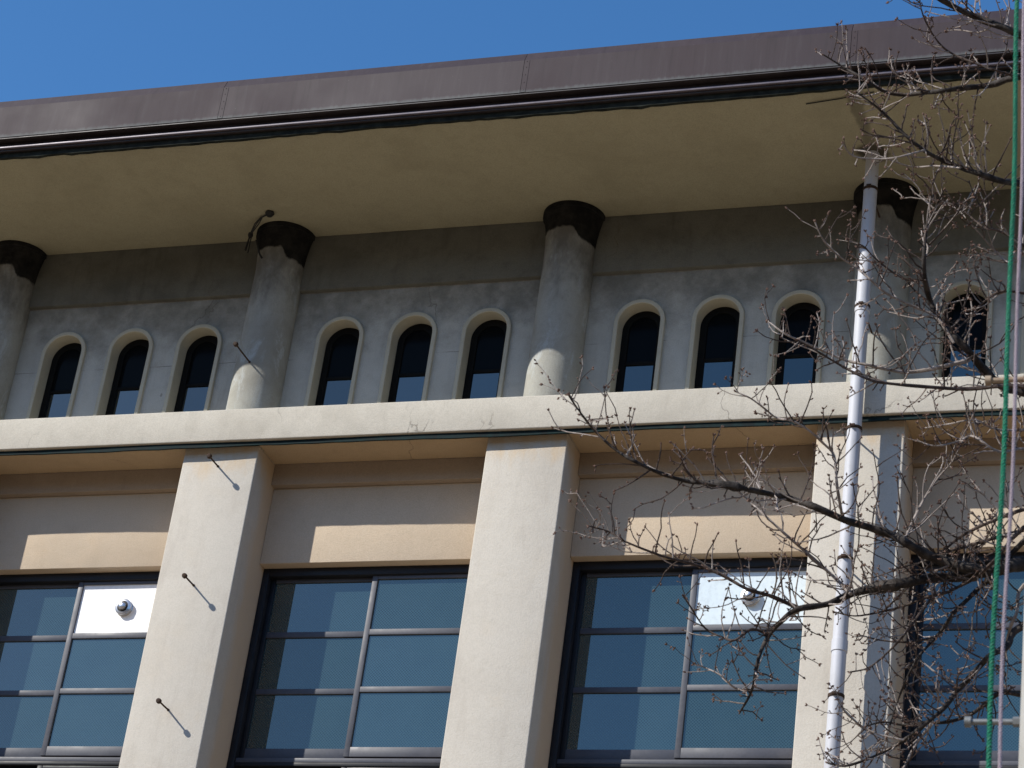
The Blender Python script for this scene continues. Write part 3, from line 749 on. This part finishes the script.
branch([(1100,230),(1050,225),(1015,262),(996,252),(982,236),(967,220)], .006, .0028, .15, .25, 10, (.08, .25), 1)
# the main lower limb and its forks
gpts = branch([(1295,610),(1160,575),(1090,562),(1024,564),(1009,567),(980,573),(950,577),(933,578),(904,583),(875,588),(851,594),(828,604),(798,609),(785,618),(768,637),(758,660),(752,690),(740,712)], .036, .004, .05, .1, 30, (.12, .32), 1, t0=.25)
fpts = branch([(985,572),(960,566),(940,560),(925,554),(908,544),(892,535),(868,527),(845,520),(815,507),(791,499),(765,493),(736,487),(709,483),(686,481),(660,473),(636,462),(616,450),(595,431),(580,412),(569,396)], .024, .0028, .06, -.35, 44, (.12, .36), 1)
branch([(851,594),(834,577),(808,554),(785,534),(762,513),(747,499),(735,489)], .0085, .003, .1, .25, 14, (.12, .34), 1)
branch([(800,609),(785,602),(768,595),(747,589),(718,573),(689,563),(662,556),(624,541),(610,532),(589,526)], .0105, .0028, .1, -.15, 24, (.10, .30), 1)
branch([(769,636),(752,629),(735,640),(722,637),(705,628),(690,606),(683,596)], .0065, .0028, .1, 0, 9, (.08, .22), 1)
branch([(752,690),(735,688),(722,676),(706,668),(695,664)], .0045, .0026, .1, 0, 6, (.06, .18), 1)
branch([(842,515),(837,486),(834,456),(824,444),(808,430),(792,421),(777,418),(765,409),(750,398),(736,392)], .0065, .0028, -.05, -.2, 14, (.08, .24), 1)
branch([(905,538),(923,501),(938,478),(952,462),(960,446),(966,430)], .0055, .0028, .05, .2, 9, (.10, .26), 1)
branch([(1140,470),(1060,455),(1024,449),(999,452),(980,440),(970,436),(959,441),(936,446),(918,441)], .009, .0028, .0, -.1, 12, (.08, .24), 1)
branch([(1200,520),(1100,510),(1024,530),(995,538),(960,548),(930,556)], .011, .006, .2, .1, 16, (.10, .32), 1)
branch([(1200,505),(1100,495),(1030,508),(995,520),(960,537),(935,560),(905,590),(880,615)], .011, .0035, -.1, .15, 18, (.10, .32), 1)
branch([(1150,520),(1040,520),(995,560),(979,575),(960,586),(945,593),(927,597),(904,606),(880,612),(855,616),(835,612)], .010, .0028, -.1, .1, 18, (.10, .30), 1, .62)
branch([(1120,520),(1040,530),(993,576),(979,588),(967,600),(953,614),(945,626),(936,637),(920,655),(908,676),(898,700),(890,725)], .013, .0035, .15, .0, 20, (.10, .30), 1, .62)
branch([(1280,560),(1120,590),(1024,625),(1008,645),(991,655),(982,664),(960,688),(943,709),(925,724),(904,740),(884,752),(868,759),(845,766),(828,763)], .017, .004, -.05, -.2, 26, (.10, .30), 1, .62, t0=.25)
branch([(1280,640),(1120,690),(1040,697),(1003,692),(988,702),(973,713),(960,719),(939,723),(925,722),(904,725),(884,722),(866,726)], .014, .003, .1, .25, 18, (.10, .28), 1, .62, t0=.25)
branch([(932,724),(919,740),(908,759),(899,780),(890,805)], .006, .0045, -.1, -.1, 5, (.08, .2), 1, .62)
branch([(1080,560),(1024,585),(1017,612),(1010,628),(1004,660),(1002,690)], .0085, .006, .1, .1, 8, (.10, .25), 1, .62)
branch([(945,592),(930,600),(905,634),(885,655),(868,668),(850,672)], .006, .0028, 0, -.15, 10, (.08, .25), 1, .62)
branch([(936,637),(905,642),(880,640),(860,635)], .0045, .0026, .1, 0, 6, (.08, .22), 1, .62)
branch([(960,688),(935,672),(918,660),(906,668)], .0045, .0026, -.1, 0, 6, (.08, .2), 1, .62)
branch([(904,740),(880,735),(860,725),(845,712),(838,700)], .0045, .0026, -.15, -.3, 7, (.08, .2), 1, .62)
branch([(1140,420),(1060,428),(1000,430),(975,420),(950,424),(925,428)], .007, .0028, .2, .1, 12, (.08, .26), 1)

# dark knobbly scars on the two big limbs
for pts, i0, i1, r_ in ((fpts, 43, 49, .017), (gpts, 32, 38, .026), (gpts, 20, 24, .031)):
    b_ = MB(); b_.tube(pts[i0:i1], [r_*.55]+[r_*rg.uniform(.8, 1.15) for _ in range(i1-i0-2)]+[r_*.6], 11)
    b_.v = [(x+rg.gauss(0, .002), y+rg.gauss(0, .002), z+rg.gauss(0, .002)) for x, y, z in b_.v]
    b_.build('burl', M['bark'], T, True)
